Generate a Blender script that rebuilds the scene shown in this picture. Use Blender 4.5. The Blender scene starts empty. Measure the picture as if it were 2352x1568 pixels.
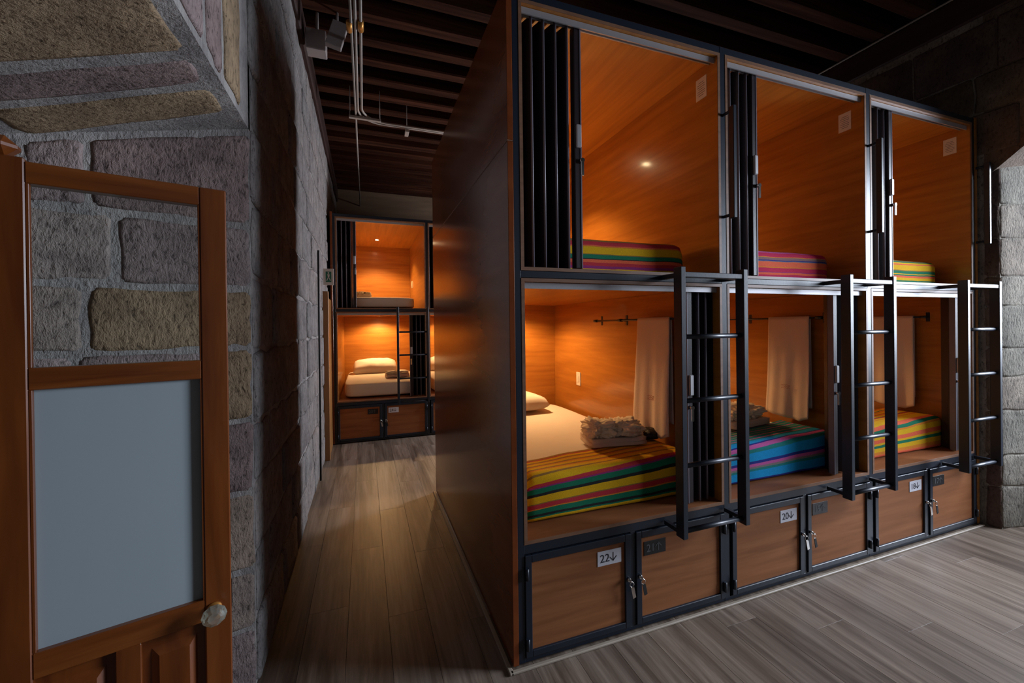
import bpy, bmesh, math, random
from mathutils import Vector, Matrix, noise

random.seed(7)
SC = bpy.context.scene
COL = SC.collection

# ------------------------------------------------------------------ camera
YAW, PITCH, ROLL, FPX = 0.3443, -0.0036, -0.0120, 944.6
cam_pos = Vector((-0.6009, -1.6369, 1.453))
fw = Vector((math.sin(YAW) * math.cos(PITCH), math.cos(YAW) * math.cos(PITCH), math.sin(PITCH)))
rt = Vector((math.cos(YAW), -math.sin(YAW), 0))
up = rt.cross(fw)
r2 = rt * math.cos(ROLL) + up * math.sin(ROLL)
u2 = up * math.cos(ROLL) - rt * math.sin(ROLL)
cd = bpy.data.cameras.new('camera')
cam = bpy.data.objects.new('camera', cd)
COL.objects.link(cam)
M = Matrix((r2, u2, -fw)).transposed().to_4x4()
M.translation = cam_pos
cam.matrix_world = M
cd.sensor_width = 36
cd.lens = FPX / 2352 * 36
cd.shift_y = -32 / 2352
cd.clip_start = 0.05
SC.camera = cam

# ------------------------------------------------------------------ world and lights
wd = bpy.data.worlds.new('world')
SC.world = wd
wd.use_nodes = True
wd.node_tree.nodes['Background'].inputs[0].default_value = (0.84, 0.74, 0.76, 1)
wd.node_tree.nodes['Background'].inputs[1].default_value = 0.075


def area_light(name, loc, target, sx, sy, power, color, spread=180):
    l = bpy.data.lights.new(name, 'AREA')
    l.shape = 'RECTANGLE'
    l.size, l.size_y = sx, sy
    l.energy = power
    l.color = color
    l.spread = math.radians(spread)
    o = bpy.data.objects.new(name, l)
    o.location = loc
    o.rotation_euler = (Vector(target) - Vector(loc)).to_track_quat('-Z', 'Y').to_euler()
    COL.objects.link(o)
    return o


area_light('window_daylight', (6.4, -1.75, 2.35), (0.6, -0.7, 0.9), 2.2, 2.2, 560, (0.76, 0.85, 1.0))
area_light('aisle_daylight', (3.45, 3.62, 1.75), (-1.0, 2.2, 1.35), 0.5, 1.5, 175, (0.82, 0.88, 1.0))
LAMP_POWER_LOW, LAMP_POWER_UP = 46.0, 76.0
LAMP_COLOR = (1.0, 0.575, 0.235)

vs = SC.view_settings
vs.view_transform = 'Standard'
vs.look = 'None'
vs.exposure = 0.0
vs.gamma = 1.0
vs.use_curve_mapping = False
SC.cycles.use_denoising = True
SC.cycles.max_bounces = 8
SC.cycles.sample_clamp_indirect = 4.0


# ------------------------------------------------------------------ materials
def new_mat(name):
    m = bpy.data.materials.new(name)
    m.use_nodes = True
    nt = m.node_tree
    return m, nt, nt.nodes['Principled BSDF']


def ramp(nt, stops, interp='LINEAR'):
    n = nt.nodes.new('ShaderNodeValToRGB')
    n.color_ramp.interpolation = interp
    e = n.color_ramp.elements
    while len(e) > 1:
        e.remove(e[-1])
    e[0].position, e[0].color = stops[0][0], (*stops[0][1], 1)
    for p, c in stops[1:]:
        x = e.new(p)
        x.color = (*c, 1)
    return n


def coords(nt, scale=(1, 1, 1), rnd=True, rot=(0, 0, 0)):
    tc = nt.nodes.new('ShaderNodeTexCoord')
    src = tc.outputs['Object']
    if rnd:
        oi = nt.nodes.new('ShaderNodeObjectInfo')
        mu = nt.nodes.new('ShaderNodeMath')
        mu.operation = 'MULTIPLY'
        mu.inputs[1].default_value = 37.0
        nt.links.new(oi.outputs['Random'], mu.inputs[0])
        ad = nt.nodes.new('ShaderNodeVectorMath')
        nt.links.new(src, ad.inputs[0])
        nt.links.new(mu.outputs[0], ad.inputs[1])
        src = ad.outputs[0]
    mp = nt.nodes.new('ShaderNodeMapping')
    mp.inputs['Scale'].default_value = scale
    mp.inputs['Rotation'].default_value = rot
    nt.links.new(src, mp.inputs['Vector'])
    return mp.outputs[0]


def noise_tex(nt, vec, scale=1.0, detail=5, rough=0.55, dist=0.0):
    n = nt.nodes.new('ShaderNodeTexNoise')
    n.inputs['Scale'].default_value = scale
    n.inputs['Detail'].default_value = detail
    n.inputs['Roughness'].default_value = rough
    n.inputs['Distortion'].default_value = dist
    nt.links.new(vec, n.inputs['Vector'])
    return n.outputs['Fac']


def bump(nt, bsdf, fac, strength=0.2, dist=0.01):
    b = nt.nodes.new('ShaderNodeBump')
    b.inputs['Strength'].default_value = strength
    b.inputs['Distance'].default_value = dist
    nt.links.new(fac, b.inputs['Height'])
    nt.links.new(b.outputs[0], bsdf.inputs['Normal'])
    return b


def mix_col(nt, fac, a, b, mode='MIX'):
    n = nt.nodes.new('ShaderNodeMix')
    n.data_type = 'RGBA'
    n.blend_type = mode
    for s, v in ((0, fac), (6, a), (7, b)):
        if isinstance(v, (int, float)):
            n.inputs[s].default_value = v
        elif isinstance(v, tuple):
            n.inputs[s].default_value = (*v, 1)
        else:
            nt.links.new(v, n.inputs[s])
    return n.outputs[2]


def wood(name, stops, scale, rough=0.35, coat=0.0, bmp=0.05, spec=0.5, rnd=True, var=0.0, dist=0.4):
    m, nt, b = new_mat(name)
    v = coords(nt, scale, rnd)
    f = noise_tex(nt, v, 1.0, 6, 0.6, dist)
    r = ramp(nt, stops)
    nt.links.new(f, r.inputs[0])
    c = r.outputs[0]
    if var:
        oi = nt.nodes.new('ShaderNodeObjectInfo')
        mr = nt.nodes.new('ShaderNodeMapRange')
        mr.inputs[3].default_value = 1 - var
        mr.inputs[4].default_value = 1 + var
        nt.links.new(oi.outputs['Random'], mr.inputs[0])
        hs = nt.nodes.new('ShaderNodeHueSaturation')
        nt.links.new(mr.outputs[0], hs.inputs['Value'])
        nt.links.new(c, hs.inputs['Color'])
        c = hs.outputs[0]
    nt.links.new(c, b.inputs['Base Color'])
    b.inputs['Roughness'].default_value = rough
    b.inputs['Specular IOR Level'].default_value = spec
    b.inputs['Coat Weight'].default_value = coat
    b.inputs['Coat Roughness'].default_value = 0.12
    bump(nt, b, f, bmp, 0.004)
    return m


def plain(name, col, rough=0.5, metal=0.0, spec=0.5, nscale=60, bmp=0.05, var=0.08):
    m, nt, b = new_mat(name)
    v = coords(nt, (nscale,) * 3, False)
    f = noise_tex(nt, v, 1.0, 3)
    c = mix_col(nt, f, tuple(x * (1 - var) for x in col), tuple(min(1, x * (1 + var)) for x in col))
    nt.links.new(c, b.inputs['Base Color'])
    b.inputs['Roughness'].default_value = rough
    b.inputs['Metallic'].default_value = metal
    b.inputs['Specular IOR Level'].default_value = spec
    if bmp:
        bump(nt, b, f, bmp, 0.002)
    return m


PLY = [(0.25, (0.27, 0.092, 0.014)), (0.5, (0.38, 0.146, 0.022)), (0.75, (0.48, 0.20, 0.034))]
M_PLY = wood('lacquered_plywood', PLY, (9, 1.6, 22), 0.30, 0.5, 0.08)
M_PLYC = wood('bounce_lit_ceiling_plywood', [(p, tuple(c * 1.22 for c in q)) for p, q in PLY], (22, 1.2, 9), 0.34, 0.35, 0.08)  # pod plywood brightened: bounce light on the ceilings put into its colour
M_PLYX = wood('lacquered_plywood_cross', PLY, (1.6, 9, 22), 0.4, 0.2, 0.06)
M_LOCK = wood('reddish_locker_plywood', [(0.25, (0.19, 0.066, 0.022)), (0.5, (0.28, 0.102, 0.036)), (0.75, (0.36, 0.14, 0.054))], (1.6, 9, 22), 0.55, 0.0, 0.06, 0.25)
M_PANEL = wood('dark_lacquered_panel', [(0.25, (0.15, 0.036, 0.011)), (0.55, (0.21, 0.054, 0.017)), (0.8, (0.265, 0.076, 0.026))],
               (9, 1.2, 7), 0.17, 0.0, 0.10, 0.34)
M_PANEL.node_tree.nodes['Principled BSDF'].inputs['Specular Tint'].default_value = (1.0, 0.72, 0.52, 1)
M_EDGE = wood('plywood_edge', [(0.3, (0.17, 0.08, 0.04)), (0.7, (0.27, 0.135, 0.075))], (6, 6, 30), 0.5)
M_STEEL = plain('black_painted_steel', (0.012, 0.017, 0.029), 0.40, 0.0, 0.5, 90, 0.12)
M_ALU = plain('brushed_aluminium', (0.42, 0.41, 0.42), 0.5, 0.5, 0.5, 120)
M_CHROME = plain('polished_chrome', (0.75, 0.74, 0.72), 0.15, 1.0)
M_VINYL = plain('dark_brown_vinyl', (0.022, 0.013, 0.016), 0.42, 0.0, 0.5, 160, 0.2)
M_GLEAM_EDGE = plain('grey_gleam_and_edge', (0.16, 0.14, 0.17), 0.4, 0.0, 0.5)  # grey painted as the gleam on fold edges; also on the lead edge strip
M_PLASTIC_W = plain('white_plastic', (0.72, 0.66, 0.60), 0.4)
M_PAPER_W = plain('white_plate', (0.68, 0.68, 0.74), 0.5, var=0.05)
M_INK = plain('dark_ink', (0.02, 0.02, 0.035), 0.6)
M_PLATE_B = plain('black_plate', (0.012, 0.010, 0.010), 0.45)
M_INK_G = plain('grey_ink', (0.10, 0.105, 0.11), 0.6)
M_INK_R = plain('red_thread', (0.34, 0.06, 0.03), 0.8)
M_BLACK = plain('black_matte', (0.012, 0.011, 0.012), 0.6)
M_SKIRT = wood('pale_wood_trim', [(0.3, (0.30, 0.24, 0.18)), (0.7, (0.42, 0.35, 0.27))], (3, 3, 20), 0.5)
M_DOOR = wood('reddish_door_wood', [(0.25, (0.085, 0.018, 0.003)), (0.5, (0.17, 0.042, 0.007)), (0.75, (0.25, 0.07, 0.013))],
              (16, 16, 1.4), 0.3, 0.35, 0.1)
M_DOORH = wood('reddish_door_wood_rail', [(0.25, (0.11, 0.024, 0.004)), (0.5, (0.20, 0.053, 0.009)), (0.75, (0.29, 0.088, 0.017))],
               (2, 2, 26), 0.3, 0.35, 0.1)
M_ORANGEDOOR = wood('honey_door_wood', [(0.3, (0.30, 0.13, 0.035)), (0.7, (0.42, 0.19, 0.055))], (14, 14, 1.2), 0.4, 0.2)
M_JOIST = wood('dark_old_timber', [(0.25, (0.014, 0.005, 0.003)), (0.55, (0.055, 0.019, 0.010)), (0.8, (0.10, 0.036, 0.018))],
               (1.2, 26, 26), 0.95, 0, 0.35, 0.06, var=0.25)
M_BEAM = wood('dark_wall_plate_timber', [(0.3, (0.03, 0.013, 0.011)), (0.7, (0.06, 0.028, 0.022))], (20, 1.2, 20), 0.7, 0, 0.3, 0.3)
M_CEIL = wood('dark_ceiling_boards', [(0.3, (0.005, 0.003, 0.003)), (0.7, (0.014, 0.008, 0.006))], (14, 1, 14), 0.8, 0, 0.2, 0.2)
M_PARTITION = wood('tan_partition_board', [(0.3, (0.16, 0.10, 0.06)), (0.7, (0.23, 0.15, 0.09))], (1.5, 8, 14), 0.6)
M_LINEN = plain('white_linen', (0.80, 0.75, 0.68), 0.85, nscale=14, bmp=0.5, var=0.03)
M_TOWEL = plain('ecru_towel', (0.70, 0.60, 0.53), 0.95, nscale=220, bmp=0.6, var=0.06)
M_TOWELB = plain('crumpled_linen', (0.88, 0.78, 0.62), 0.9, nscale=120, bmp=0.5, var=0.08)
M_PIPE = plain('grey_conduit', (0.42, 0.36, 0.31), 0.5)
M_BRASS = plain('brass_coupling', (0.60, 0.27, 0.06), 0.4, 0.6)
M_BOX = plain('grey_beige_box', (0.36, 0.30, 0.28), 0.6)
M_GREEN = plain('green_sign', (0.02, 0.16, 0.09), 0.5)
M_PLASTER = plain('plaster_wall', (0.42, 0.38, 0.35), 0.9, nscale=8, bmp=0.3)


def floor_mat():
    m, nt, b = new_mat('grey_oak_planks')
    v = coords(nt, (11, 0.75, 9))
    f = noise_tex(nt, v, 1.0, 6, 0.66, 0.7)
    r = ramp(nt, [(0.22, (0.055, 0.037, 0.026)), (0.40, (0.15, 0.108, 0.079)), (0.56, (0.27, 0.208, 0.160)), (0.78, (0.37, 0.30, 0.236))])
    nt.links.new(f, r.inputs[0])
    v2 = coords(nt, (70, 2.2, 70))
    f2 = noise_tex(nt, v2, 1.0, 4, 0.6)
    r2_ = ramp(nt, [(0.3, (0.70, 0.68, 0.66)), (0.65, (1.10, 1.10, 1.10))])
    nt.links.new(f2, r2_.inputs[0])
    c = mix_col(nt, 1.0, r.outputs[0], r2_.outputs[0], 'MULTIPLY')
    oi = nt.nodes.new('ShaderNodeObjectInfo')
    mr = nt.nodes.new('ShaderNodeMapRange')
    mr.inputs[3].default_value, mr.inputs[4].default_value = 0.84, 1.16
    nt.links.new(oi.outputs['Random'], mr.inputs[0])
    hs = nt.nodes.new('ShaderNodeHueSaturation')
    nt.links.new(mr.outputs[0], hs.inputs['Value'])
    nt.links.new(c, hs.inputs['Color'])
    nt.links.new(hs.outputs[0], b.inputs['Base Color'])
    b.inputs['Roughness'].default_value = 0.40
    b.inputs['Specular IOR Level'].default_value = 0.45
    bump(nt, b, f2, 0.12, 0.002)
    return m


def stone_mat(name, stops, pit=0.5, chisel=True):
    m, nt, b = new_mat(name)
    oi = nt.nodes.new('ShaderNodeObjectInfo')
    r = ramp(nt, stops)
    nt.links.new(oi.outputs['Random'], r.inputs[0])
    v = coords(nt, (1, 1, 1))
    f1 = noise_tex(nt, v, 7.0, 6, 0.65)
    rb = ramp(nt, [(0.3, (0.62, 0.60, 0.60)), (0.7, (1.22, 1.2, 1.16))])
    nt.links.new(f1, rb.inputs[0])
    c = mix_col(nt, 1.0, r.outputs[0], rb.outputs[0], 'MULTIPLY')
    f2 = noise_tex(nt, coords(nt, (75, 75, 34), True, (0.35, 0.3, 0)), 1.0, 4, 0.7, 0.4)
    rp = ramp(nt, [(0.34, (0.16, 0.15, 0.16)), (0.46, (0.92, 0.92, 0.92)), (0.7, (1.12, 1.12, 1.12))])
    nt.links.new(f2, rp.inputs[0])
    c = mix_col(nt, pit, c, mix_col(nt, 1.0, c, rp.outputs[0], 'MULTIPLY'))
    nt.links.new(c, b.inputs['Base Color'])
    b.inputs['Roughness'].default_value = 0.95
    b.inputs['Specular IOR Level'].default_value = 0.15
    ad = nt.nodes.new('ShaderNodeMath')
    ad.operation = 'ADD'
    nt.links.new(f1, ad.inputs[0])
    nt.links.new(f2, ad.inputs[1])
    bump(nt, b, ad.outputs[0], 0.9, 0.012)
    return m


M_FLOOR = floor_mat()
M_STONE = stone_mat('pink_grey_stone', [(0.0, (0.37, 0.30, 0.29)), (0.35, (0.40, 0.31, 0.305)), (0.6, (0.42, 0.365, 0.35)),
                                        (0.85, (0.40, 0.31, 0.24)), (1.0, (0.46, 0.41, 0.38))], 0.75)
M_STONE_WALL = stone_mat('rough_grey_stone', [(0.0, (0.31, 0.29, 0.285)), (0.4, (0.36, 0.325, 0.315)), (0.7, (0.33, 0.315, 0.31)), (1.0, (0.38, 0.34, 0.32))], 0.8)
M_STONE_TAN = stone_mat('tan_stone', [(0.0, (0.40, 0.29, 0.18)), (1.0, (0.47, 0.345, 0.225))], 0.8)
M_STONE_PUR = stone_mat('purple_stone', [(0.0, (0.32, 0.24, 0.23)), (1.0, (0.36, 0.275, 0.26))], 0.8)
M_STONE_DARK = stone_mat('reddish_brown_stone', [(0.0, (0.125, 0.085, 0.075)), (0.5, (0.15, 0.11, 0.09)), (1.0, (0.185, 0.14, 0.10))], 0.6)
M_STONE_PALE = stone_mat('pale_grey_stone', [(0.0, (0.25, 0.235, 0.20)), (0.5, (0.31, 0.285, 0.24)), (1.0, (0.27, 0.21, 0.17))], 0.8)
M_MORTAR = stone_mat('grey_mortar', [(0.0, (0.44, 0.42, 0.41)), (1.0, (0.44, 0.42, 0.41))], 0.3)


def glass_mat():
    m, nt, b = new_mat('clear_glass')
    out = nt.nodes['Material Output']
    tr = nt.nodes.new('ShaderNodeBsdfTransparent')
    tr.inputs[0].default_value = (0.93, 0.95, 0.94, 1)
    gl = nt.nodes.new('ShaderNodeBsdfGlossy')
    gl.inputs['Roughness'].default_value = 0.03
    fr = nt.nodes.new('ShaderNodeFresnel')
    fr.inputs['IOR'].default_value = 1.45
    mx = nt.nodes.new('ShaderNodeMixShader')
    nt.links.new(fr.outputs[0], mx.inputs[0])
    nt.links.new(tr.outputs[0], mx.inputs[1])
    nt.links.new(gl.outputs[0], mx.inputs[2])
    nt.links.new(mx.outputs[0], out.inputs['Surface'])
    return m


def frosted_mat():
    m, nt, b = new_mat('frosted_glass')
    v = coords(nt, (6, 6, 1.2), False)
    f = noise_tex(nt, v, 1.0, 3)
    c = mix_col(nt, f, (0.37, 0.45, 0.48), (0.45, 0.52, 0.56))
    nt.links.new(c, b.inputs['Base Color'])
    b.inputs['Roughness'].default_value = 0.45
    b.inputs['Transmission Weight'].default_value = 0.12
    return m


M_GLASS = glass_mat()
M_FROST = frosted_mat()


def knob_glass():
    m, nt, b = new_mat('faceted_knob_glass')
    f = noise_tex(nt, coords(nt, (50,) * 3, False))
    c = mix_col(nt, f, (0.85, 0.86, 0.7), (0.95, 0.95, 0.85))
    nt.links.new(c, b.inputs['Base Color'])
    b.inputs['Transmission Weight'].default_value = 0.85
    b.inputs['Roughness'].default_value = 0.04
    return m


M_KNOB = knob_glass()


def lens_mat():
    m, nt, b = new_mat('glowing_lamp_lens')
    f = noise_tex(nt, coords(nt, (40,) * 3, False))
    c = mix_col(nt, f, (1.0, 0.72, 0.38), (1.0, 0.76, 0.42))
    nt.links.new(c, b.inputs['Emission Color'])
    b.inputs['Emission Strength'].default_value = 120.0
    return m


M_LENS = lens_mat()


def stripes_mat(name, seq):
    """woven stripes, laid out along the cloth by the V coordinate of its own UV map"""
    m, nt, b = new_mat(name)
    uv = nt.nodes.new('ShaderNodeUVMap')
    uv.uv_map = 'weave'
    sp = nt.nodes.new('ShaderNodeSeparateXYZ')
    nt.links.new(uv.outputs[0], sp.inputs[0])
    nz = noise_tex(nt, coords(nt, (9, 30, 30), False), 1.0, 3)
    ma = nt.nodes.new('ShaderNodeMath')
    ma.operation = 'MULTIPLY_ADD'
    ma.inputs[1].default_value = 0.012
    nt.links.new(nz, ma.inputs[0])
    nt.links.new(sp.outputs[1], ma.inputs[2])
    r = ramp(nt, seq[:32], 'CONSTANT')
    nt.links.new(ma.outputs[0], r.inputs[0])
    w = noise_tex(nt, coords(nt, (260, 900, 900), False), 1.0, 2)
    wr = ramp(nt, [(0.3, (0.7, 0.7, 0.7)), (0.7, (1.15, 1.15, 1.15))])
    nt.links.new(w, wr.inputs[0])
    c = mix_col(nt, 1.0, r.outputs[0], wr.outputs[0], 'MULTIPLY')
    nt.links.new(c, b.inputs['Base Color'])
    b.inputs['Roughness'].default_value = 0.92
    b.inputs['Specular IOR Level'].default_value = 0.15
    bump(nt, b, w, 0.4, 0.003)
    return m


YE, OR, RE, GR, DK, PU = (0.86, 0.50, 0.012), (0.80, 0.27, 0.03), (0.60, 0.045, 0.06), (0.015, 0.21, 0.11), (0.03, 0.03, 0.03), (0.34, 0.04, 0.20)
TE, BL, NV, PK, CO, GY = (0.02, 0.25, 0.24), (0.01, 0.34, 0.72), (0.03, 0.04, 0.28), (0.62, 0.13, 0.40), (0.90, 0.16, 0.07), (0.25, 0.23, 0.23)
OL = (0.36, 0.20, 0.05)


def seq_of(bands):
    tot = sum(w for w, _ in bands)
    p, out = 0.0, []
    for w, c in bands:
        out.append((p / tot, c))
        p += w
    return out


M_BL_YELLOW = stripes_mat('yellow_red_green_stripes', seq_of(
    [(4, OL), (1.5, RE), (4, YE), (2, OL), (1.5, OR), (4, YE), (2, OL), (2, OR), (4, YE), (2, OL), (2, OR), (5, YE), (2, OL),
     (6, YE), (3, RE), (1, PU), (4.5, GR), (2.5, DK), (6, YE), (1, OL), (3.5, RE), (1, OR), (4, GR), (2, DK), (1, GR), (2, YE)]))
M_BL_BLUE = stripes_mat('blue_teal_stripes', seq_of(
    [(2, TE), (1, PK), (3, TE), (1, GY), (3, TE), (1, PK), (3, TE), (1, GY), (2.5, TE), (1, GR), (1, PK), (4, TE), (1, PK), (2, TE),
     (4, BL), (1.2, NV), (3, PK), (3, TE), (7, BL), (2, NV), (2.5, PK), (1.5, GY), (2, TE), (6, BL), (1, NV)]))
M_BL_WARM = stripes_mat('yellow_orange_stripes', seq_of(
    [(3, OR), (2, YE), (1, GR), (3, OR), (3, YE), (1, RE), (3, OR), (3, YE), (1, GR), (2, RE), (3, YE), (1.5, OR), (4, YE), (5, YE),
     (4, CO), (3, GR), (2, OR), (5, YE), (4, CO), (2, YE), (3, GR), (4, YE), (3, OR), (2, CO)]))
CR = (0.62, 0.025, 0.10)
M_BL_PINK = stripes_mat('pink_coral_stripes', seq_of(
    [(14, CR), (4, CO), (10, RE), (6, PK), (10, CO), (8, RE), (10, CR), (6, PK),
     (5, CR), (0.8, OR), (2.4, (0.30, 0.17, 0.17)), (1.2, NV), (0.8, GY), (5.5, CO), (1.2, OR), (4.5, CR), (1, PU), (2, CO), (2.5, CR), (2, PK)]))
M_BL_UP1 = stripes_mat('red_yellow_green_stripes', seq_of(
    [(14, YE), (6, GR), (10, RE), (10, YE), (6, OL), (10, RE), (6, PU), (6, OL),
     (4, RE), (1, CO), (0.6, OR), (6.5, YE), (0.8, OL), (3.2, GR), (0.8, DK), (3.2, CO), (3, RE), (2.4, PU), (3, YE)]))
M_BL_UP3 = stripes_mat('golden_green_stripes', seq_of(
    [(12, YE), (8, GR), (10, YE), (6, OR), (12, YE), (6, GR), (8, YE), (6, OL),
     (2, GR), (2, YE), (1.6, CO), (6.5, YE), (1, OL), (3.2, GR), (1.4, YE), (1.4, GR), (2.6, CO), (3.5, YE), (2, GR), (2, YE)]))


# ------------------------------------------------------------------ mesh helpers
class MB:
    def __init__(self):
        self.bm = bmesh.new()

    def box(self, x0, x1, y0, y1, z0, z1, bev=0.0, seg=1):
        bm = self.bm
        vs_ = [bm.verts.new((x, y, z)) for x in (x0, x1) for y in (y0, y1) for z in (z0, z1)]
        fs = []
        for q in ((0, 1, 3, 2), (4, 6, 7, 5), (0, 4, 5, 1), (2, 3, 7, 6), (0, 2, 6, 4), (1, 5, 7, 3)):
            fs.append(bm.faces.new([vs_[i] for i in q]))
        if bev:
            es = list({e for f in fs for e in f.edges})
            bmesh.ops.bevel(bm, geom=es, offset=bev, segments=seg, affect='EDGES', profile=0.5)
        return self

    def tube(self, pts, rad, n=12, cap=True):
        bm = self.bm
        pts = [Vector(p) for p in pts]
        rings = []
        prev = None
        for i, p in enumerate(pts):
            a = pts[max(i - 1, 0)]
            b = pts[min(i + 1, len(pts) - 1)]
            t = (b - a).normalized()
            if prev is None:
                ref = Vector((0, 0, 1)) if abs(t.z) < 0.9 else Vector((1, 0, 0))
                nrm = t.cross(ref).normalized()
            else:
                nrm = (prev - t * prev.dot(t)).normalized()
            prev = nrm
            bn = t.cross(nrm)
            r = rad[i] if isinstance(rad, (list, tuple)) else rad
            rings.append([bm.verts.new(p + (nrm * math.cos(k * 2 * math.pi / n) + bn * math.sin(k * 2 * math.pi / n)) * r) for k in range(n)])
        for a, b in zip(rings, rings[1:]):
            for k in range(n):
                f = bm.faces.new((a[k], a[(k + 1) % n], b[(k + 1) % n], b[k]))
                f.smooth = True
        if cap:
            bm.faces.new(rings[0][::-1])
            bm.faces.new(rings[-1])
        return self

    def poly(self, pts, h):
        """prism: a planar outline swept by vector h"""
        bm = self.bm
        a = [bm.verts.new(p) for p in pts]
        b = [bm.verts.new(Vector(p) + Vector(h)) for p in pts]
        bm.faces.new(a)
        bm.faces.new(b[::-1])
        n = len(a)
        for i in range(n):
            bm.faces.new((a[i], b[i], b[(i + 1) % n], a[(i + 1) % n]))
        return self

    def grid(self, nu, nv, fn, smooth=True, uv=None):
        bm = self.bm
        g = [[bm.verts.new(fn(i / nu, j / nv)) for j in range(nv + 1)] for i in range(nu + 1)]
        lay = bm.loops.layers.uv.new(uv) if uv else None
        for i in range(nu):
            for j in range(nv):
                f = bm.faces.new((g[i][j], g[i + 1][j], g[i + 1][j + 1], g[i][j + 1]))
                f.smooth = smooth
                if lay:
                    for l, (a, b) in zip(f.loops, ((i, j), (i + 1, j), (i + 1, j + 1), (i, j + 1))):
                        l[lay].uv = (a / nu, b / nv)
        return self

    def obj(self, name, mat, parent=None, mtx=None):
        bm = self.bm
        bmesh.ops.recalc_face_normals(bm, faces=bm.faces)
        if mtx is not None:
            bmesh.ops.transform(bm, matrix=mtx, verts=bm.verts)
        me = bpy.data.meshes.new(name)
        bm.to_mesh(me)
        bm.free()
        me.materials.append(mat)
        return link(name, me, parent)


def link(name, data, parent=None):
    o = bpy.data.objects.new(name, data)
    COL.objects.link(o)
    if parent is not None:
        o.parent = parent
    return o


def B(name, mat, parent, x0, x1, y0, y1, z0, z1, bev=0.0015, mtx=None):
    return MB().box(x0, x1, y0, y1, z0, z1, bev).obj(name, mat, parent, mtx)


def tag(o, label, cat, group=None):
    o['label'] = label
    o['category'] = cat
    if group:
        o['group'] = group
    return o


def thing(name, label, cat, loc=(0, 0, 0), group=None):
    o = bpy.data.objects.new(name, None)
    o.empty_display_size = 0.1
    COL.objects.link(o)
    o.location = loc
    return tag(o, label, cat, group)


def struct(o):
    o['kind'] = 'structure'
    return o


def empty_struct(name):
    o = bpy.data.objects.new(name, None)
    COL.objects.link(o)
    return struct(o)


def dup(o, parent=None, loc=None):
    c = o.copy()
    COL.objects.link(c)
    if parent is not None:
        c.parent = parent
    if loc is not None:
        c.location = loc
    return c


def stone(parent, mat, O, U, V, N, u0, u1, v0, v1, proud=0.018, back=0.03, jit=0.008, nu=5, nv=4, name='stone', top=None):
    """one roughly dressed stone: rounded, uneven face proud of the mortar, in the plane O + u U + v V"""
    O, U, V, N = Vector(O), Vector(U), Vector(V), Vector(N)
    bm = bmesh.new()
    s = random.random() * 100
    g = []
    if top:
        v1 = top((u0 + u1) / 2)
    eu, ev = min(0.3, 0.013 / max(1e-3, abs(u1 - u0))), min(0.3, 0.013 / max(1e-3, abs(v1 - v0)))
    pu = [0.0] + [eu + (1 - 2 * eu) * k / (nu - 2) for k in range(nu - 1)] + [1.0]
    pv = [0.0] + [ev + (1 - 2 * ev) * k / (nv - 2) for k in range(nv - 1)] + [1.0]
    for i in range(nu + 1):
        row = []
        for j in range(nv + 1):
            edge = i in (0, nu) or j in (0, nv)
            a, b = pu[i], pv[j]
            u = u0 + (u1 - u0) * a
            v = v0 + ((top(u) if top else v1) - v0) * b
            u += jit * noise.noise((s, a * 3, b * 3)) * (1.6 if edge else 1)
            v += jit * noise.noise((a * 3, s, b * 3)) * (1.6 if edge else 1)
            if i in (0, nu) and j in (0, nv):
                u += (0.008 if i == 0 else -0.008)
                v += (0.008 if j == 0 else -0.008)
            d = proud * (0.30 if edge else 1.0) + 0.004 * noise.noise((a * 4, b * 4, s))
            row.append(bm.verts.new(O + U * u + V * v + N * d))
        g.append(row)
    for i in range(nu):
        for j in range(nv):
            bm.faces.new((g[i][j], g[i + 1][j], g[i + 1][j + 1], g[i][j + 1])).smooth = True
    ring = [g[i][0] for i in range(nu + 1)] + [g[nu][j] for j in range(1, nv + 1)] + \
           [g[i][nv] for i in range(nu - 1, -1, -1)] + [g[0][j] for j in range(nv - 1, 0, -1)]
    low = [bm.verts.new(v.co - N * (back + proud * 0.35)) for v in ring]
    for k in range(len(ring)):
        bm.faces.new((ring[k], low[k], low[(k + 1) % len(ring)], ring[(k + 1) % len(ring)]))
    bmesh.ops.recalc_face_normals(bm, faces=bm.faces)
    me = bpy.data.meshes.new(name)
    bm.to_mesh(me)
    bm.free()
    me.materials.append(mat)
    return link(name, me, parent)


# ------------------------------------------------------------------ setting: floor
W, H, D = 1.16, 2.885, 2.0
fl = struct(MB().box(-2.3, 4.6, -4.2, 6.0, -0.06, -0.0125).obj('floor', M_CEIL))
PW, PL = 0.19, 1.28
pm = MB().box(-PW / 2 + 0.0006, PW / 2 - 0.0006, -PL / 2 + 0.0004, PL / 2 - 0.0004, -0.0124, 0, 0.0004)
plank0 = pm.obj('plank', M_FLOOR, fl)
first = True
ncol = 0
for i in range(32):
    x = -1.55 + i * PW
    y = -2.2 + (i * 0.437 % 1.0) * PL - PL
    while y < 6.2:
        a, b = y - PL / 2, y + PL / 2
        under = x - PW / 2 > 0.02 and x + PW / 2 < 3.45 and a > 0.04 and b < 1.96
        behind = (a > 4.0 and x > -0.9) or b < -1.9 or (x > 3.62 and a > -0.05) or (x < -1.15 and a > 0.25) or (x > 1.2 and a > 2.05)
        if not under and not behind:
            o = plank0 if first else dup(plank0, fl)
            first = False
            o.location = (x, y, 0)
        y += PL

# ------------------------------------------------------------------ setting: left wall with splayed doorway
CEIL = 3.82
wl = empty_struct('wall_left')
JX, JY = -1.035, 0.297                      # corner of wall face and doorway jamb
JD = Vector((-0.9635, -0.2677, 0))          # along the jamb, into the wall
JN = Vector((0.2677, -0.9635, 0))
SZ, SS = 2.262, 0.30                        # soffit height at the wall face and its slope


def sofz(x):
    return SZ + SS * (x + 1.05)


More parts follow.
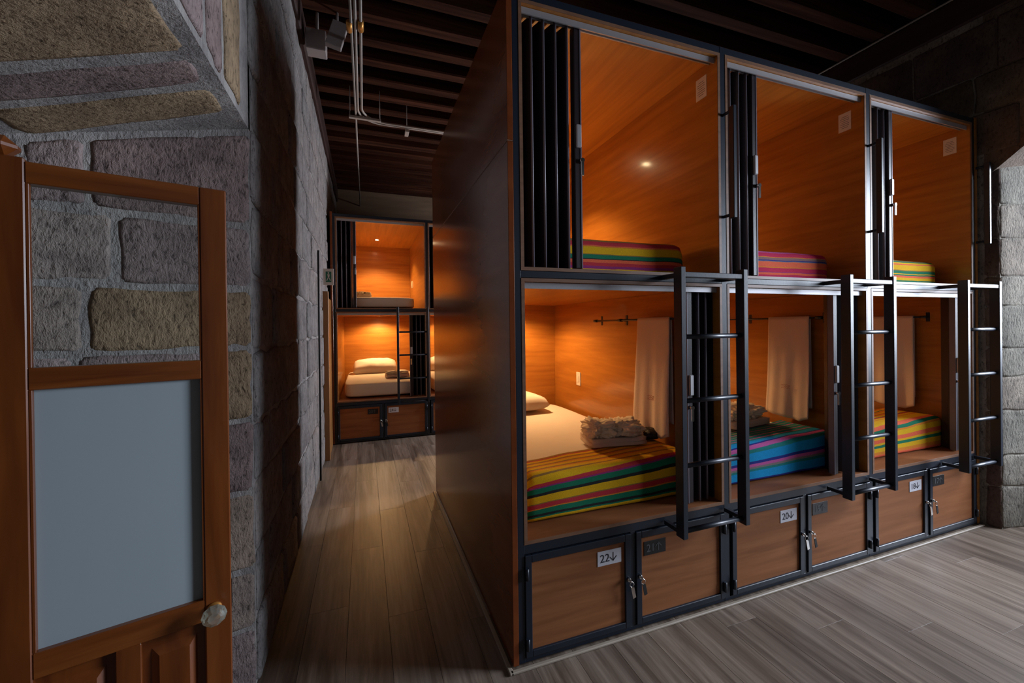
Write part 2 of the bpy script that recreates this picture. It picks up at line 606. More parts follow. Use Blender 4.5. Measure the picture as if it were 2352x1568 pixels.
xo = -2.2
jt = (xo - JX) / JD.x
MB().poly([(JX, JY, 0), (JX, 6.0, 0), (xo, 6.0, 0), (xo, JY + JD.y * jt, 0)], (0, 0, 3.6)).obj('mortar_bed', M_MORTAR, wl)
bm = MB()
ya, yb = 0.32, -1.4
bm.poly([(JX, ya, sofz(JX)), (JX, ya, 3.6), (xo, ya, 3.6), (xo, ya, sofz(xo))], (0, yb - ya, 0))
bm.obj('lintel_bed', M_MORTAR, wl)
MB().box(xo, JX, -4.2, -1.4, 0, 3.6).obj('front_pier', M_MORTAR, wl)
# jamb stones, course by course (z limits read off the joints)
jz = [(0.0, 0.235), (0.25, 0.465), (0.485, 0.785), (0.805, 1.075), (1.095, 1.365), (1.388, 1.602), (1.628, 1.852), (1.885, None)]
cuts = [[0.0, 0.5, 1.15], [0.0, 0.32, 0.8, 1.15], [0.0, 0.6, 1.15], [0.0, 0.26, 0.72, 1.15], [0.0, 0.15, 0.5, 1.15],
        [0.0, 0.135, 0.475, 0.78, 1.15], [0.0, 0.40, 0.72, 1.15], [0.0, 0.465, 0.62, 1.15]]
for ci, ((z0, z1), cu) in enumerate(zip(jz, cuts)):
    for k, (a, b) in enumerate(zip(cu, cu[1:])):
        mt = M_STONE_PUR if (ci, k) in ((7, 0), (3, 0)) else (M_STONE_TAN if (ci, k) in ((5, 1), (4, 0), (5, 0)) else M_STONE)
        top = None
        if z1 is None:
            top = lambda u: sofz(JX + JD.x * u) - 0.028
        stone(wl, mt, (JX, JY, 0), JD, (0, 0, 1), JN, a + (0.012 if a else 0.002), b - 0.010, z0, z1, 0.004, 0.03, 0.007, 8, 6, top=top)
# soffit stones
sd = Vector((-1, 0, -SS)).normalized()
sn = Vector((SS, 0, -1)).normalized()
sof = [(0.150, -0.010, M_STONE_TAN), (-0.050, -0.165, M_STONE_PUR), (-0.215, -0.46, M_STONE_TAN), (-0.50, -0.78, M_STONE), (-0.82, -1.1, M_STONE_PUR)]
for (y0, y1, mt) in sof:
    stone(wl, mt, (-1.05, 0, SZ), sd, (0, -1, 0), sn, 0.03, 0.62 + random.uniform(-.06, .06), -y0 + 0.002, -y1 - 0.002, 0.004, 0.03, 0.008, 8, 5)
    stone(wl, M_STONE_PUR, (-1.05, 0, SZ), sd, (0, -1, 0), sn, 0.68, 1.2, -y0 + 0.002, -y1 - 0.002, 0.004, 0.03, 0.008, 6, 5)
# faces of the arch stones on the room side
fx = (JX, 0, 0)
for (y0, y1, z1, mt) in [(0.165, -0.02, 2.72, M_STONE_TAN), (-0.055, -0.175, 2.78, M_STONE_PUR), (-0.215, -0.47, 2.74, M_STONE), (-0.51, -0.8, 2.8, M_STONE)]:
    stone(wl, mt, fx, (0, -1, 0), (0, 0, 1), (1, 0, 0), -y0, -y1, SZ + 0.03, z1, 0.008, 0.03, 0.014, 5, 6)
for (y0, y1, z0, z1) in [(0.165, -0.3, 2.80, 3.12), (-0.34, -0.9, 2.84, 3.15), (0.165, -0.6, 3.16, 3.5)]:
    stone(wl, M_STONE_PUR, fx, (0, -1, 0), (0, 0, 1), (1, 0, 0), -y0, -y1, z0, z1, 0.008, 0.03, 0.014, 5, 4)
# coursed stones of the long wall face
z = 0.0
ci = 0
while z < 3.45:
    h = random.uniform(0.23, 0.31)
    y = 0.30 + (0.0 if ci % 2 else 0.0)
    k = 0
    while y < 5.9:
        L = random.uniform(0.36, 0.72) * (0.62 if (k == 0 and ci % 2) else 1)
        stone(wl, M_STONE_WALL, fx, (0, 1, 0), (0, 0, 1), (1, 0, 0), y + 0.008, min(y + L, 5.95) - 0.008, z + 0.008, min(z + h, 3.6) - 0.008,
              random.uniform(0.004, 0.016), 0.03, 0.022, 6, 5)
        y += L
        k += 1
    z += h
    ci += 1
struct(MB().box(-1.5, -1.0, -4.2, 6.0, 3.60, CEIL, 0.01).obj('trim_1', M_BEAM))

# right wall: stone face beside the pods, splayed window bay towards the viewer
wr = empty_struct('wall_right')
RX = 3.53
MB().poly([(RX, -0.03, 0), (RX, 6.0, 0), (4.6, 6.0, 0), (4.6, -0.29, 0), (3.56, -0.092, 0)], (0, 0, 3.6)).obj('mortar_bed', M_STONE_PALE, wr)
arch = [(-0.03, 2.46), (-0.10, 2.51), (-0.22, 2.61), (-0.5, 2.80), (-0.8, 2.91), (-1.1, 2.95), (-1.4, 2.91), (-1.7, 2.80), (-2.1, 2.5)]
MB().poly([(RX, y, z) for y, z in arch] + [(RX, -2.1, 3.6), (RX, -0.03, 3.6)], (1.07, 0, 0)).obj('lintel_bed', M_STONE_DARK, wr)
MB().box(RX, 4.6, -4.2, -2.1, 0, 3.6).obj('front_pier', M_MORTAR, wr)
MB().box(4.5, 4.6, -2.1, -0.28, 0, 0.75).obj('window_breast', M_MORTAR, wr)
sj = Vector((1.0, -0.19, 0)).normalized()
snn = Vector((-0.19, -1.0, 0)).normalized()
z = 0.0
for h in (0.29, 0.22, 0.31, 0.24, 0.20, 0.29, 0.21, 0.26, 0.24, 0.27):
    c = random.uniform(0.34, 0.5)
    for a, b in ((0.0, c), (c, 1.02)):
        stone(wr, M_STONE_PALE, (3.56, -0.092, 0), sj, (0, 0, 1), snn, a + (0.01 if a else 0.0), b - 0.008, z + 0.003, z + h - 0.003, 0.003, 0.03, 0.010, 8, 6)
    stone(wr, M_STONE_DARK, (RX, -0.03, 0), Vector((0.03, -0.062, 0)).normalized(), (0, 0, 1), Vector((-0.062, -0.03, 0)).normalized(),
          0.0, 0.07, z + 0.002, z + h - 0.002, 0.004, 0.03, 0.006, 3, 4)
    z += h
z = 2.62
for h, ys in ((0.30, -0.20), (0.27, -0.84), (0.36, -1.4)):
    y = ys
    while y < 3.5:
        L = random.uniform(0.35, 0.7)
        stone(wr, M_STONE_DARK, (RX, 0, 0), (0, 1, 0), (0, 0, 1), (-1, 0, 0), y + 0.004, y + L - 0.004, z + 0.004, z + h - 0.004, 0.006, 0.03, 0.010, 5, 4)
        y += L
    z += h
struct(MB().box(RX - 0.02, 4.4, -4.2, 6.0, 3.60, CEIL, 0.01).obj('trim_2', M_BEAM))

# back wall and ceiling
struct(MB().box(-2.2, 4.6, 5.95, 6.1, 0, 3.97).obj('wall_back', M_PARTITION))
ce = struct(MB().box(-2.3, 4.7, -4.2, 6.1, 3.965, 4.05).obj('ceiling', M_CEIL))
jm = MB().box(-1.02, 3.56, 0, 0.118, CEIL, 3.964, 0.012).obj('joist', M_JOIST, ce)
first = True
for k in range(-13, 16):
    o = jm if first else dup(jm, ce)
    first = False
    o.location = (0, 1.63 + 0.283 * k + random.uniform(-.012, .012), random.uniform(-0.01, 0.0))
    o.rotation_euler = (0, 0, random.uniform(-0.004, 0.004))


# ------------------------------------------------------------------ the bunk blocks
def lettering(parent, text, arrow, x, z, y, size, mat):
    c = bpy.data.curves.new('lettering', 'FONT')
    c.body = text
    c.size = size
    c.align_x = 'LEFT'
    c.extrude = 0.0002
    c.materials.append(mat)
    tmp = bpy.data.objects.new('lettering', c)
    COL.objects.link(tmp)
    bpy.context.view_layer.update()
    me = bpy.data.meshes.new_from_object(tmp)
    bpy.data.objects.remove(tmp)
    bpy.data.curves.remove(c)
    o = link('lettering', me, parent)
    o.location = (x, y, z)
    o.rotation_euler = (math.pi / 2, 0, 0)
    m = MB()
    w, t = 0.018, 0.0032
    ax, z0, z1 = x + size * 1.36, z - 0.002, z + size * 0.74
    m.box(ax - t / 2, ax + t / 2, y - 0.0004, y + 0.0004, z0, z1)
    s = 1 if arrow == 'down' else -1
    tip = z0 if arrow == 'down' else z1
    for d in (-1, 1):
        m.poly([(ax, y - 0.0004, tip), (ax + d * w, y - 0.0004, tip + s * w), (ax + d * w, y - 0.0004, tip + s * (w + t * 1.5)), (ax, y - 0.0004, tip + s * t * 1.5)], (0, 0.0008, 0))
    m.obj('arrow', mat, parent)


def frame_block(name, label, ox, oy, nb, d, side_left=True, side_right=True):
    t = thing(name, label, 'bed frame', (ox, oy, 0))
    for k in range(nb + 1):
        a, b = k * W - 0.0175, k * W + 0.0175
        if k == 0:
            a, b = 0.0, 0.030
        if k == nb:
            a, b = nb * W - 0.030, nb * W
        B('post', M_STEEL, t, a, b, 0, 0.03, 0.012, H)
    for z0, z1 in ((0.012, 0.030), (0.475, 0.515), (1.66, 1.69), (2.85, H)):
        B('rail', M_STEEL, t, 0.005, nb * W - 0.005, 0.001, 0.031, z0, z1)
    for k in range(nb):
        B('locker_divider', M_STEEL, t, (k + 0.5) * W - 0.013, (k + 0.5) * W + 0.013, 0.002, 0.03, 0.030, 0.475)
    if side_left:
        B('side_panel', M_PANEL, t, -0.026, -0.001, -0.004, d, 0.012, 2.233)
        B('side_panel', M_PANEL, t, -0.026, -0.001, -0.004, d, 2.238, 2.905)
        B('panel_joint', M_EDGE, t, -0.0268, -0.002, -0.0035, d - 0.002, 2.2332, 2.2378, 0)
    if side_right:
        B('side_panel', M_PLY, t, nb * W + 0.001, nb * W + 0.026, -0.004, d, 0.012, 2.89)
    B('top_board', M_PLYX, t, 0.0, nb * W, 0.032, d, 2.868, 2.884)
    return t


def folding_door(parent, x0, x1, z0, z1, n, lead_right, y0=0.045, amp=0.085):
    """accordion door stacked to one side"""
    t = bpy.data.objects.new('folding_door', None)
    COL.objects.link(t)
    t.parent = parent
    lead = 0.032
    if lead_right:
        a, b, l0, l1 = x0, x1 - lead, x1 - lead, x1
    else:
        a, b, l0, l1 = x0 + lead, x1, x0, x0 + lead
    for k in range(n):
        xa, xb = a + (b - a) * k / n, a + (b - a) * (k + 1) / n
        ya, yb_ = (y0, y0 + amp) if k % 2 == 0 else (y0 + amp, y0)
        dv = Vector((xb - xa, yb_ - ya, 0))
        nv = Vector((-dv.y, dv.x, 0)).normalized() * 0.003
        p = [Vector((xa, ya, z0)), Vector((xb, yb_, z0))]
        MB().poly([p[0] - nv, p[1] - nv, p[1] + nv, p[0] + nv], (0, 0, z1 - z0)).obj('fold_panel', M_VINYL, t)
        if k % 2 == 0:
            MB().tube([(xa, ya - 0.001, z0), (xa, ya - 0.001, z1)], 0.0055, 8).obj('fold_gleam', M_GLEAM_EDGE, t)  # pale strip painting the highlight along the front fold edge
    B('lead_post', M_VINYL, t, l0, l1, y0 - 0.012, y0 + 0.028, z0, z1, 0.003)
    ex = l1 if lead_right else l0
    B('edge_strip', M_GLEAM_EDGE, t, ex - 0.004, ex + 0.003, y0 - 0.014, y0 + 0.02, z0, z1, 0.001)
    zc = z0 + 0.55
    B('handle', M_ALU, t, (l0 + l1) / 2 - 0.013, (l0 + l1) / 2 + 0.013, y0 - 0.026, y0 - 0.012, zc, zc + 0.105, 0.004)
    m = MB()
    cx_ = (l0 + l1) / 2 + (0.012 if lead_right else -0.004)
    m.tube([(cx_, y0 - 0.012, zc - 0.06), (cx_, y0 - 0.035, zc - 0.06)], 0.010, 12)
    m.box(cx_ - 0.008, cx_ + 0.008, y0 - 0.034, y0 - 0.028, zc - 0.13, zc - 0.06, 0.002)
    m.obj('latch', M_CHROME, t)
    return t


def sleeping_pod(label, ox, oy, d, zf, zc, zt0, zt1, upper, end_left, end_right, fold, n, group):
    t = thing('sleeping_pod', label, 'sleeping pod', (ox, oy, 0), group)
    a = 0.030 if end_left else 0.0175
    b = W - (0.030 if end_right else 0.0175)
    B('floor_board', M_LOCK, t, a, b, 0.001, d - 0.02, zf, zf + 0.015, 0.001)
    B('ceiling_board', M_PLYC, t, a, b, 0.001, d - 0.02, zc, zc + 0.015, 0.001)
    B('side_board', M_PLY, t, a, a + 0.015, 0.0015, d - 0.02, zf + 0.0155, zc - 0.0005, 0.001)
    B('side_board', M_PLY, t, b - 0.015, b, 0.0015, d - 0.02, zf + 0.0155, zc - 0.0005, 0.001)
    B('back_board', M_PLYX, t, a + 0.0155, b - 0.0155, d - 0.035, d - 0.02, zf + 0.0155, zc - 0.0005, 0.001)
    m = MB()
    m.box(a + 0.016, b - 0.016, 0.018, 0.024, zt0, zt1)
    m.box(a + 0.016, b - 0.016, 0.0245, 0.050, zt1 - 0.008, zt1)
    m.box(a + 0.016, b - 0.016, 0.0505, 0.056, zt1 - 0.016, zt1)
    m.obj('door_track', M_ALU, t)
    x0, x1 = (a + 0.018, fold) if upper else (fold, b - 0.018)
    folding_door(t, x0, x1, zf + 0.022, zt1 - 0.008, n, upper)
    B('edge_lip', M_EDGE, t, a, b, -0.0015, 0.0005, zf, zf + 0.015, 0)
    B('edge_lip', M_EDGE, t, a, b, -0.0015, 0.0005, zc, zc + 0.015, 0)
    B('edge_lip', M_EDGE, t, a, a + 0.015, -0.0015, 0.0005, zf + 0.0155, zc - 0.0005, 0)
    B('edge_lip', M_EDGE, t, b - 0.015, b, -0.0015, 0.0005, zf + 0.0155, zc - 0.0005, 0)
    rx = b - 0.015
    if upper:
        pass
    else:
        # towel rail and light switch on the right wall
        m = MB()
        m.tube([(rx - 0.055, 0.22, 1.484), (rx - 0.055, min(1.14, d - 0.1), 1.484)], 0.006, 10)
        r_ = m.obj('towel_rail', M_STEEL, t)
        for yy in (0.24, 0.80, 1.12):
            m = MB()
            m.box(rx - 0.004, rx, yy - 0.012, yy + 0.012, 1.45, 1.52, 0.002)
            m.tube([(rx - 0.002, yy, 1.484), (rx - 0.055, yy, 1.484)], 0.008, 10)
            m.tube([(rx - 0.055, yy - 0.02, 1.484), (rx - 0.055, yy + 0.02, 1.484)], 0.011, 10)
            m.obj('bracket', M_STEEL, r_)
    s = MB().box(rx - 0.008, rx, 1.46, 1.53, zf + 0.42, zf + 0.535, 0.003).obj('light_switch', M_PLASTIC_W, t)
    MB().box(rx - 0.012, rx - 0.0085, 1.478, 1.512, zf + 0.45, zf + 0.505, 0.002).obj('rocker', M_PLASTIC_W, s)
    return t


def locker(label, ox, oy, right_half, text, arrow, white, flip=False):
    """steel framed locker with hinged door; plate and lock sit on the side next to the divider"""
    t = thing('locker', label, 'locker', (ox, oy, 0), 'numbered lockers under the beds')
    a, b = (W / 2 + 0.016, W - 0.0195) if right_half else (0.032, W / 2 - 0.016)
    d = bpy.data.objects.new('door', None)
    COL.objects.link(d)
    d.parent = t
    z0, z1, s = 0.033, 0.470, 0.030
    for q in ((a, a + s, z0, z1), (b - s, b, z0, z1), (a + s, b - s, z0, z0 + 0.027), (a + s, b - s, z1 - 0.032, z1)):
        B('door_frame', M_STEEL, d, q[0], q[1], -0.006, 0.022, q[2], q[3], 0.002)
    B('door_panel', M_LOCK, d, a + s, b - s, 0.004, 0.016, z0 + 0.027, z1 - 0.032, 0)
    B('locker_box', M_CEIL, t, a + 0.004, b - 0.004, 0.034, 0.5, 0.034, 0.468, 0)
    hx = b - 0.006 if right_half else a + 0.006
    for zz in (0.07, 0.37):
        m = MB()
        m.tube([(hx, -0.011, zz), (hx, -0.011, zz + 0.05)], 0.008, 10)
        m.obj('hinge', M_STEEL, d)
    px = (a + s + 0.018) if right_half else (b - s - 0.145)
    pl = MB().box(px, px + 0.127, 0.0015, 0.0038, 0.346, 0.413, 0.0005).obj('number_plate', M_PAPER_W if white else M_PLATE_B, d)
    pl['label'] = ('white' if white else 'black') + ' number plate'
    if text:
        # plate lettering hangs from the door panel's plate
        lettering(pl, text, arrow, px + 0.012, 0.362, 0.0008, 0.052, M_INK if white else M_INK_G)
    kx = a + 0.016 if right_half else b - 0.016
    lk = MB()
    lk.tube([(kx, -0.006, 0.262), (kx, -0.018, 0.262)], 0.009, 14)
    lk = lk.obj('lock', M_CHROME, d)
    m = MB()
    m.tube([(kx + 0.002, -0.018, 0.262), (kx + 0.002, -0.030, 0.260)], 0.004, 8)
    ring = [(kx + 0.004 + 0.011 * math.sin(q), -0.028, 0.247 + 0.011 * math.cos(q)) for q in [i * math.pi / 7 for i in range(15)]]
    m.tube(ring, 0.0014, 6, False)
    m.obj('key_ring', M_CHROME, lk)
    m = MB()
    m.poly([(kx - 0.002, -0.029, 0.236), (kx + 0.016, -0.029, 0.233), (kx + 0.026, -0.029, 0.185), (kx + 0.010, -0.029, 0.180)], (0, 0.003, 0))
    m.obj('key', M_CHROME if not right_half else M_BLACK, lk)
    return t


def ladder(label, ox, oy, group):
    t = thing('ladder', label, 'ladder', (ox, oy, 0), group)
    yf, yk = -0.142, -0.092
    for x0, x1 in ((0.752, 0.779), (1.130, 1.157)):
        B('stile', M_STEEL, t, x0, x1, yf, yk, 0.47, 1.715, 0.002)
        B('bracket', M_STEEL, t, x0 + 0.003, x1 - 0.003, yk, -0.0065, 0.484, 0.503, 0.001)
        B('bracket', M_STEEL, t, x0 + 0.003, x1 - 0.003, yk, -0.001, 1.668, 1.69, 0.001)
    for zz in (0.497, 0.797, 1.097, 1.394):
        MB().tube([(0.779, -0.117, zz), (1.130, -0.117, zz)], 0.0115, 14).obj('rung', M_STEEL, t)
    B('rung', M_STEEL, t, 0.779, 1.130, -0.138, -0.10, 1.668, 1.692, 0.002)
    return t


def grab_handle(label, x, oy, group):
    t = thing('grab_handle', label, 'handle', (x, oy, 0), group)
    B('grip', M_STEEL, t, -0.010, 0.010, -0.075, -0.045, 1.985, 2.55, 0.002)
    for zz in (2.005, 2.53):
        MB().tube([(0, -0.046, zz), (0, -0.0005, zz)], 0.008, 10).obj('standoff', M_STEEL, t)
    return t


def lamp(label, x, y, z, power, cone=156, size=0.03):
    t = thing('ceiling_spotlight', label, 'lamp', (x, y, z))
    m = MB()
    n = 24
    prof = [(0.026, 0.0), (0.040, 0.0), (0.040, -0.004), (0.034, -0.008), (0.026, -0.006)]
    for i in range(n):
        a0, a1 = i * 2 * math.pi / n, (i + 1) * 2 * math.pi / n
        for (ra, za), (rb, zb) in zip(prof, prof[1:] + prof[:1]):
            vs_ = [m.bm.verts.new(p) for p in ((ra * math.cos(a0), ra * math.sin(a0), za), (ra * math.cos(a1), ra * math.sin(a1), za),
                                               (rb * math.cos(a1), rb * math.sin(a1), zb), (rb * math.cos(a0), rb * math.sin(a0), zb))]
            m.bm.faces.new(vs_)
    bmesh.ops.remove_doubles(m.bm, verts=m.bm.verts, dist=1e-5)
    m.obj('trim_ring', M_CHROME, t)
    MB().tube([(0, 0, -0.0005), (0, 0, -0.004)], 0.0255, 20).obj('lens', M_LENS, t)
    l = bpy.data.lights.new('lamp_light', 'SPOT')
    l.energy = power
    l.color = LAMP_COLOR
    l.spot_size = math.radians(cone)
    l.spot_blend = 0.45
    l.shadow_soft_size = size
    o = bpy.data.objects.new('lamp_light', l)
    o.location = (0, 0, -0.02)
    COL.objects.link(o)
    o.parent = t
    return t


def mattress(label, ox, oy, x0, x1, y0, y1, z0, z1):
    m = MB().box(x0, x1, y0, y1, z0, z1)
    bmesh.ops.subdivide_edges(m.bm, edges=m.bm.edges[:], cuts=5, use_grid_fill=True)
    cx_, cy_, cz_ = (x0 + x1) / 2, (y0 + y1) / 2, (z0 + z1) / 2
    hx, hy, hz = (x1 - x0) / 2, (y1 - y0) / 2, (z1 - z0) / 2
    r = 0.045
    for v in m.bm.verts:
        q = Vector((v.co.x - cx_, v.co.y - cy_, v.co.z - cz_))
        c = Vector((max(-hx + r, min(hx - r, q.x)), max(-hy + r, min(hy - r, q.y)), max(-hz + r, min(hz - r, q.z))))
        dv = q - c
        if dv.length > 1e-6:
            q = c + dv.normalized() * r
        k = 0.004 * noise.noise(Vector((ox, 0, z0)) + q * 5) if q.z > -hz + 0.01 else 0
        v.co = Vector((cx_, cy_, cz_)) + q * (1 + k)
    for f in m.bm.faces:
        f.smooth = True
    o = m.obj('mattress', M_LINEN)
    o.location = (ox, oy, 0)
    o.modifiers.new('round', 'SUBSURF').render_levels = 2
    return tag(o, label, 'mattress')


def blanket(label, mat, ox, oy, x0, x1, yb_l, yb_r, yfr, zt, zb):
    """cloth lying over the foot end: flat on top, rounded over the edge and down the front"""
    r = 0.038

    def prof(s, u):
        yb = yb_l + (yb_r - yb_l) * u
        L1 = max(0.02, yb - (yfr + r))
        L2 = r * math.pi / 2
        L3 = zt - r - zb
        q = s * (L1 + L2 + L3)
        if q < L1:
            return (yb - q, zt)
        q -= L1
        if q < L2:
            a = q / r
            return (yfr + r - r * math.sin(a), zt - r + r * math.cos(a))
        q -= L2
        return (yfr, zt - r - q)

    def fn(u, s):
        y, z = prof(s, u)
        x = x0 + (x1 - x0) * u
        dr = max(0, abs(u - 0.5) - 0.455) / 0.045
        z -= 0.030 * dr * dr * (1 if z > zt - 0.05 else 0.4)
        y += 0.020 * dr * dr * (1 if z < zt - 0.02 else 0)
        y -= 0.004 * noise.noise((x * 5 + ox, z * 4, 1)) + 0.004
        z += 0.004 * noise.noise((x * 6 + ox, y * 6, 5))
        return Vector((x, y, z))
    m = MB().grid(44, 40, fn, True, 'weave')
    o = m.obj('striped_blanket', mat)
    o.location = (ox, oy, 0)
    s = o.modifiers.new('thickness', 'SOLIDIFY')
    s.thickness = 0.007
    s.offset = 0
    return tag(o, label, 'blanket')


def pillow(label, ox, oy, cx_, cy_, cz_, lx, ly, h, rot=0.0, seed=0, tilt=0.0):
    m = MB()
    n = 22

    def side(sg):
        def fn(a, b):
            u, v = a * 2 - 1, b * 2 - 1
            e = (1 - u ** 4) * (1 - v ** 4)
            pin = 1 - 0.06 * (u * u * v * v)
            k = noise.noise((u * 2.2 + seed, v * 2.2, sg)) * 0.12 + noise.noise((u * 5, v * 5 + seed, sg)) * 0.05
            z = sg * h / 2 * max(e, 0) ** 0.42 * (1 + k) if e > 0 else 0
            if sg < 0:
                z *= 0.55
            return Vector((u * lx / 2 * pin * (1 - 0.05 * (1 - v * v) * 0), v * ly / 2 * pin, z))
        return fn
    m.grid(n, n, side(1))
    m.grid(n, n, side(-1))
    bmesh.ops.remove_doubles(m.bm, verts=m.bm.verts, dist=1e-4)
    o = m.obj('pillow', M_LINEN)
    o.location = (ox + cx_, oy + cy_, cz_)
    o.rotation_euler = (tilt, 0, rot)
    return tag(o, label, 'pillow')


def crumple(m, cx_, cy_, cz_, lx, ly, lz, seed, amp=0.22, flat=True):
    start = len(m.bm.verts)
    res = bmesh.ops.create_icosphere(m.bm, subdivisions=5, radius=1)
    for v in res['verts']:
        p = v.co.copy()
        q = Vector((p.x * 1.6 + seed, p.y * 1.6, p.z * 1.6))
        k = 1 + amp * noise.noise(q) + amp * 0.9 * abs(noise.noise(q * 2.4)) + amp * 0.55 * abs(noise.noise(q * 5.0)) + amp * 0.3 * abs(noise.noise(q * 10)) - amp * 0.5
        c = Vector((math.copysign(abs(p.x) ** 0.7, p.x), math.copysign(abs(p.y) ** 0.75, p.y), math.copysign(abs(p.z) ** 0.85, p.z)))
        z = c.z * k
        if flat:
            z = max(z, -0.72)
        v.co = Vector((cx_ + c.x * k * lx / 2, cy_ + c.y * k * ly / 2, cz_ + z * lz / 2))
    for f in m.bm.faces:
        f.smooth = True
    return m


def towel_bundle(label, ox, oy, x, y, z, lx, ly, seed, rot=0.0, group=None, hk=1.0):
    """folded towel with a crumpled, knotted linen bag lying on it"""
    t = thing('towel_bundle', label, 'towel bundle', (ox + x, oy + y, z), group)
    t.rotation_euler = (0, 0, rot)

    def slab(z0, z1, kx, ky, sd):
        m = MB().box(-lx / 2 * kx, lx / 2 * kx, -ly / 2 * ky, ly / 2 * ky, z0, z1)
        bmesh.ops.subdivide_edges(m.bm, edges=m.bm.edges[:], cuts=6, use_grid_fill=True)
        for v in m.bm.verts:
            v.co.x += 0.012 * noise.noise(v.co * 14 + Vector((sd, 0, 0)))
            v.co.y += 0.010 * noise.noise(v.co * 14 + Vector((0, sd, 0)))
            if v.co.z > z0 + 0.002:
                v.co.z += 0.006 * noise.noise(v.co * 16 + Vector((0, 0, sd)))
        for f in m.bm.faces:
            f.smooth = True
        return m
    slab(0.002, 0.020, 1.0, 1.0, seed).obj('folded_towel', M_TOWEL, t)
    slab(0.021, 0.042, 0.98, 0.96, seed + 3).obj('folded_towel', M_TOWEL, t)
    m = MB()
    crumple(m, -lx * 0.24, 0, 0.042 + 0.043 * hk, lx * 0.52, ly * 0.95, 0.120 * hk, seed, 0.40)
    m.obj('crumpled_linen', M_TOWELB, t)
    m = MB()
    crumple(m, lx * 0.22, 0.005, 0.042 + 0.038 * hk, lx * 0.56, ly * 0.92, 0.105 * hk, seed + 9, 0.40)
    m.obj('crumpled_linen', M_TOWELB, t)
    return t


def hanging_towel(label, ox, oy, xr, y0, y1, zr, zb, seed, group):
    L = zr - zb

    def fn(u, s):
        y = y0 + (y1 - y0) * u
        q = s * (L + 0.03 + L * 0.9)
        fold = 0.010 * math.sin(u * 9 + seed) + 0.005 * math.sin(u * 21 + seed * 2)
        if q < L:
            k = (L - q) / L
            z = zb + q
            x = xr - 0.010 - fold * k - 0.022 * k
            y += 0.030 * k * (u - 0.45) + 0.006 * math.sin(q * 7 + seed) * k
            z += 0.030 * k * (1 - u) * -1 + 0.035 * max(0, 0.2 - u) * 5 * k
        elif q < L + 0.03:
            a = (q - L) / 0.03 * math.pi
            x = xr - 0.010 * math.cos(a)
            z = zr + 0.010 * math.sin(a)
        else:
            k = (q - L - 0.03) / (L * 0.9)
            z = zr - k * L * 0.9
            x = xr + 0.010 + 0.006 * k + fold * k * 0.3
        return Vector((x, y, z))
    m = MB().grid(30, 60, fn, True)
    o = m.obj('towel', M_TOWEL)
    o.location = (ox, oy, 0)
    sm = o.modifiers.new('thickness', 'SOLIDIFY')
    sm.thickness = 0.005
    tag(o, label, 'towel', group)
    # small red embroidered mark
    c = fn(0.5, 0.16)
    m = MB()
    for k in range(3):
        zz = c.z - 0.012 + k * 0.011
        pts = [(c.x - 0.0045 - 0.010 * 0, c.y - 0.030 + 0.060 * i / 8, zz + 0.003 * math.sin(i * 2.1 + k)) for i in range(9)]
        m.tube([(p[0] - 0.006, p[1], p[2]) for p in pts], 0.0011, 5)
    m.obj('embroidery', M_INK_R, o)
    return o


def notice(label, x, y, z):
    t = MB().box(x - 0.0015, x, y, y + 0.072, z, z + 0.115, 0).obj('notice_card', M_PLASTIC_W)
    tag(t, label, 'sign')
    m = MB()
    for k in range(7):
        w = 0.05 * (1 if k % 3 else 0.7)
        m.box(x - 0.0021, x - 0.0016, y + 0.036 - w / 2, y + 0.036 + w / 2, z + 0.02 + k * 0.0115, z + 0.0225 + k * 0.0115)
    m.obj('print_lines', M_INK_G, t)
    return t


# --- near block: three bays
frame_block('bunk_frame', 'black steel frame and dark lacquered side panel of the near three-bay bunk block', 0, 0, 3, D)
place = ['nearest bay', 'middle bay', 'far right bay beside the stone window jamb']
lowlab = ['lower sleeping pod above lockers 22 and 21, white sheet and yellow striped blanket inside',
          'lower sleeping pod above lockers 20 and 19, blue striped blanket inside',
          'lower sleeping pod above lockers 18 and 17, yellow and orange checked-looking striped blanket inside']
lowlab[2] = 'lower sleeping pod above lockers 18 and 17, beside the stone wall'
uplab = ['upper sleeping pod with widest opening and a bright lamp glint on its wall',
         'upper sleeping pod with pink and coral striped blanket',
         'upper sleeping pod at the stone wall end with golden green striped blanket']
for i in range(3):
    ox = i * W
    el, er = i == 0, i == 2
    sleeping_pod(lowlab[i], ox, 0, D, 0.516, 1.643, 1.615, 1.641, False, el, er, (0.945, 0.885, 0.99)[i], 6, 'lower tier pods')
    sleeping_pod(uplab[i], ox, 0, D, 1.691, 2.834, 2.804, 2.832, True, el, er, (0.345, 0.275, 0.295)[i], (9, 7, 7)[i], 'upper tier pods')
lk = [('locker with white plate 22 at the corner of the bunk block', 0, False, '22', 'down', True),
      ('locker with black plate 21 under the first ladder', 0, True, '21', 'up', False),
      ('locker with white plate 20 under the blue blanket', W, False, '20', 'down', True),
      ('locker with black plate 19 under the second ladder', W, True, '19', 'up', False),
      ('locker with white plate 18 right of the second ladder', 2 * W, False, '18', 'down', True),
      ('locker with black plate 17 at the stone wall end', 2 * W, True, '17', 'up', False)]
for lab, ox, rh, tx, ar, wh in lk:
    locker(lab, ox, 0, rh, tx, ar, wh)
for i, lab in enumerate(('black ladder on the nearest bay, between yellow and blue blankets', 'black ladder between the blue blanket and the last bay',
                         'black ladder at the stone wall end of the bunks')):
    ladder(lab, i * W - (0.0, 0.005, 0.03)[i], 0, 'black ladders on the near bunks')
for x, lab in ((W, 'black upright grab handle between the first and second upper pods'), (2 * W, 'black upright grab handle between the second and third upper pods'),
               (3 * W + 0.012, 'black upright grab handle beside the stone wall')):
    grab_handle(lab, x, 0, 'upright grab handles')

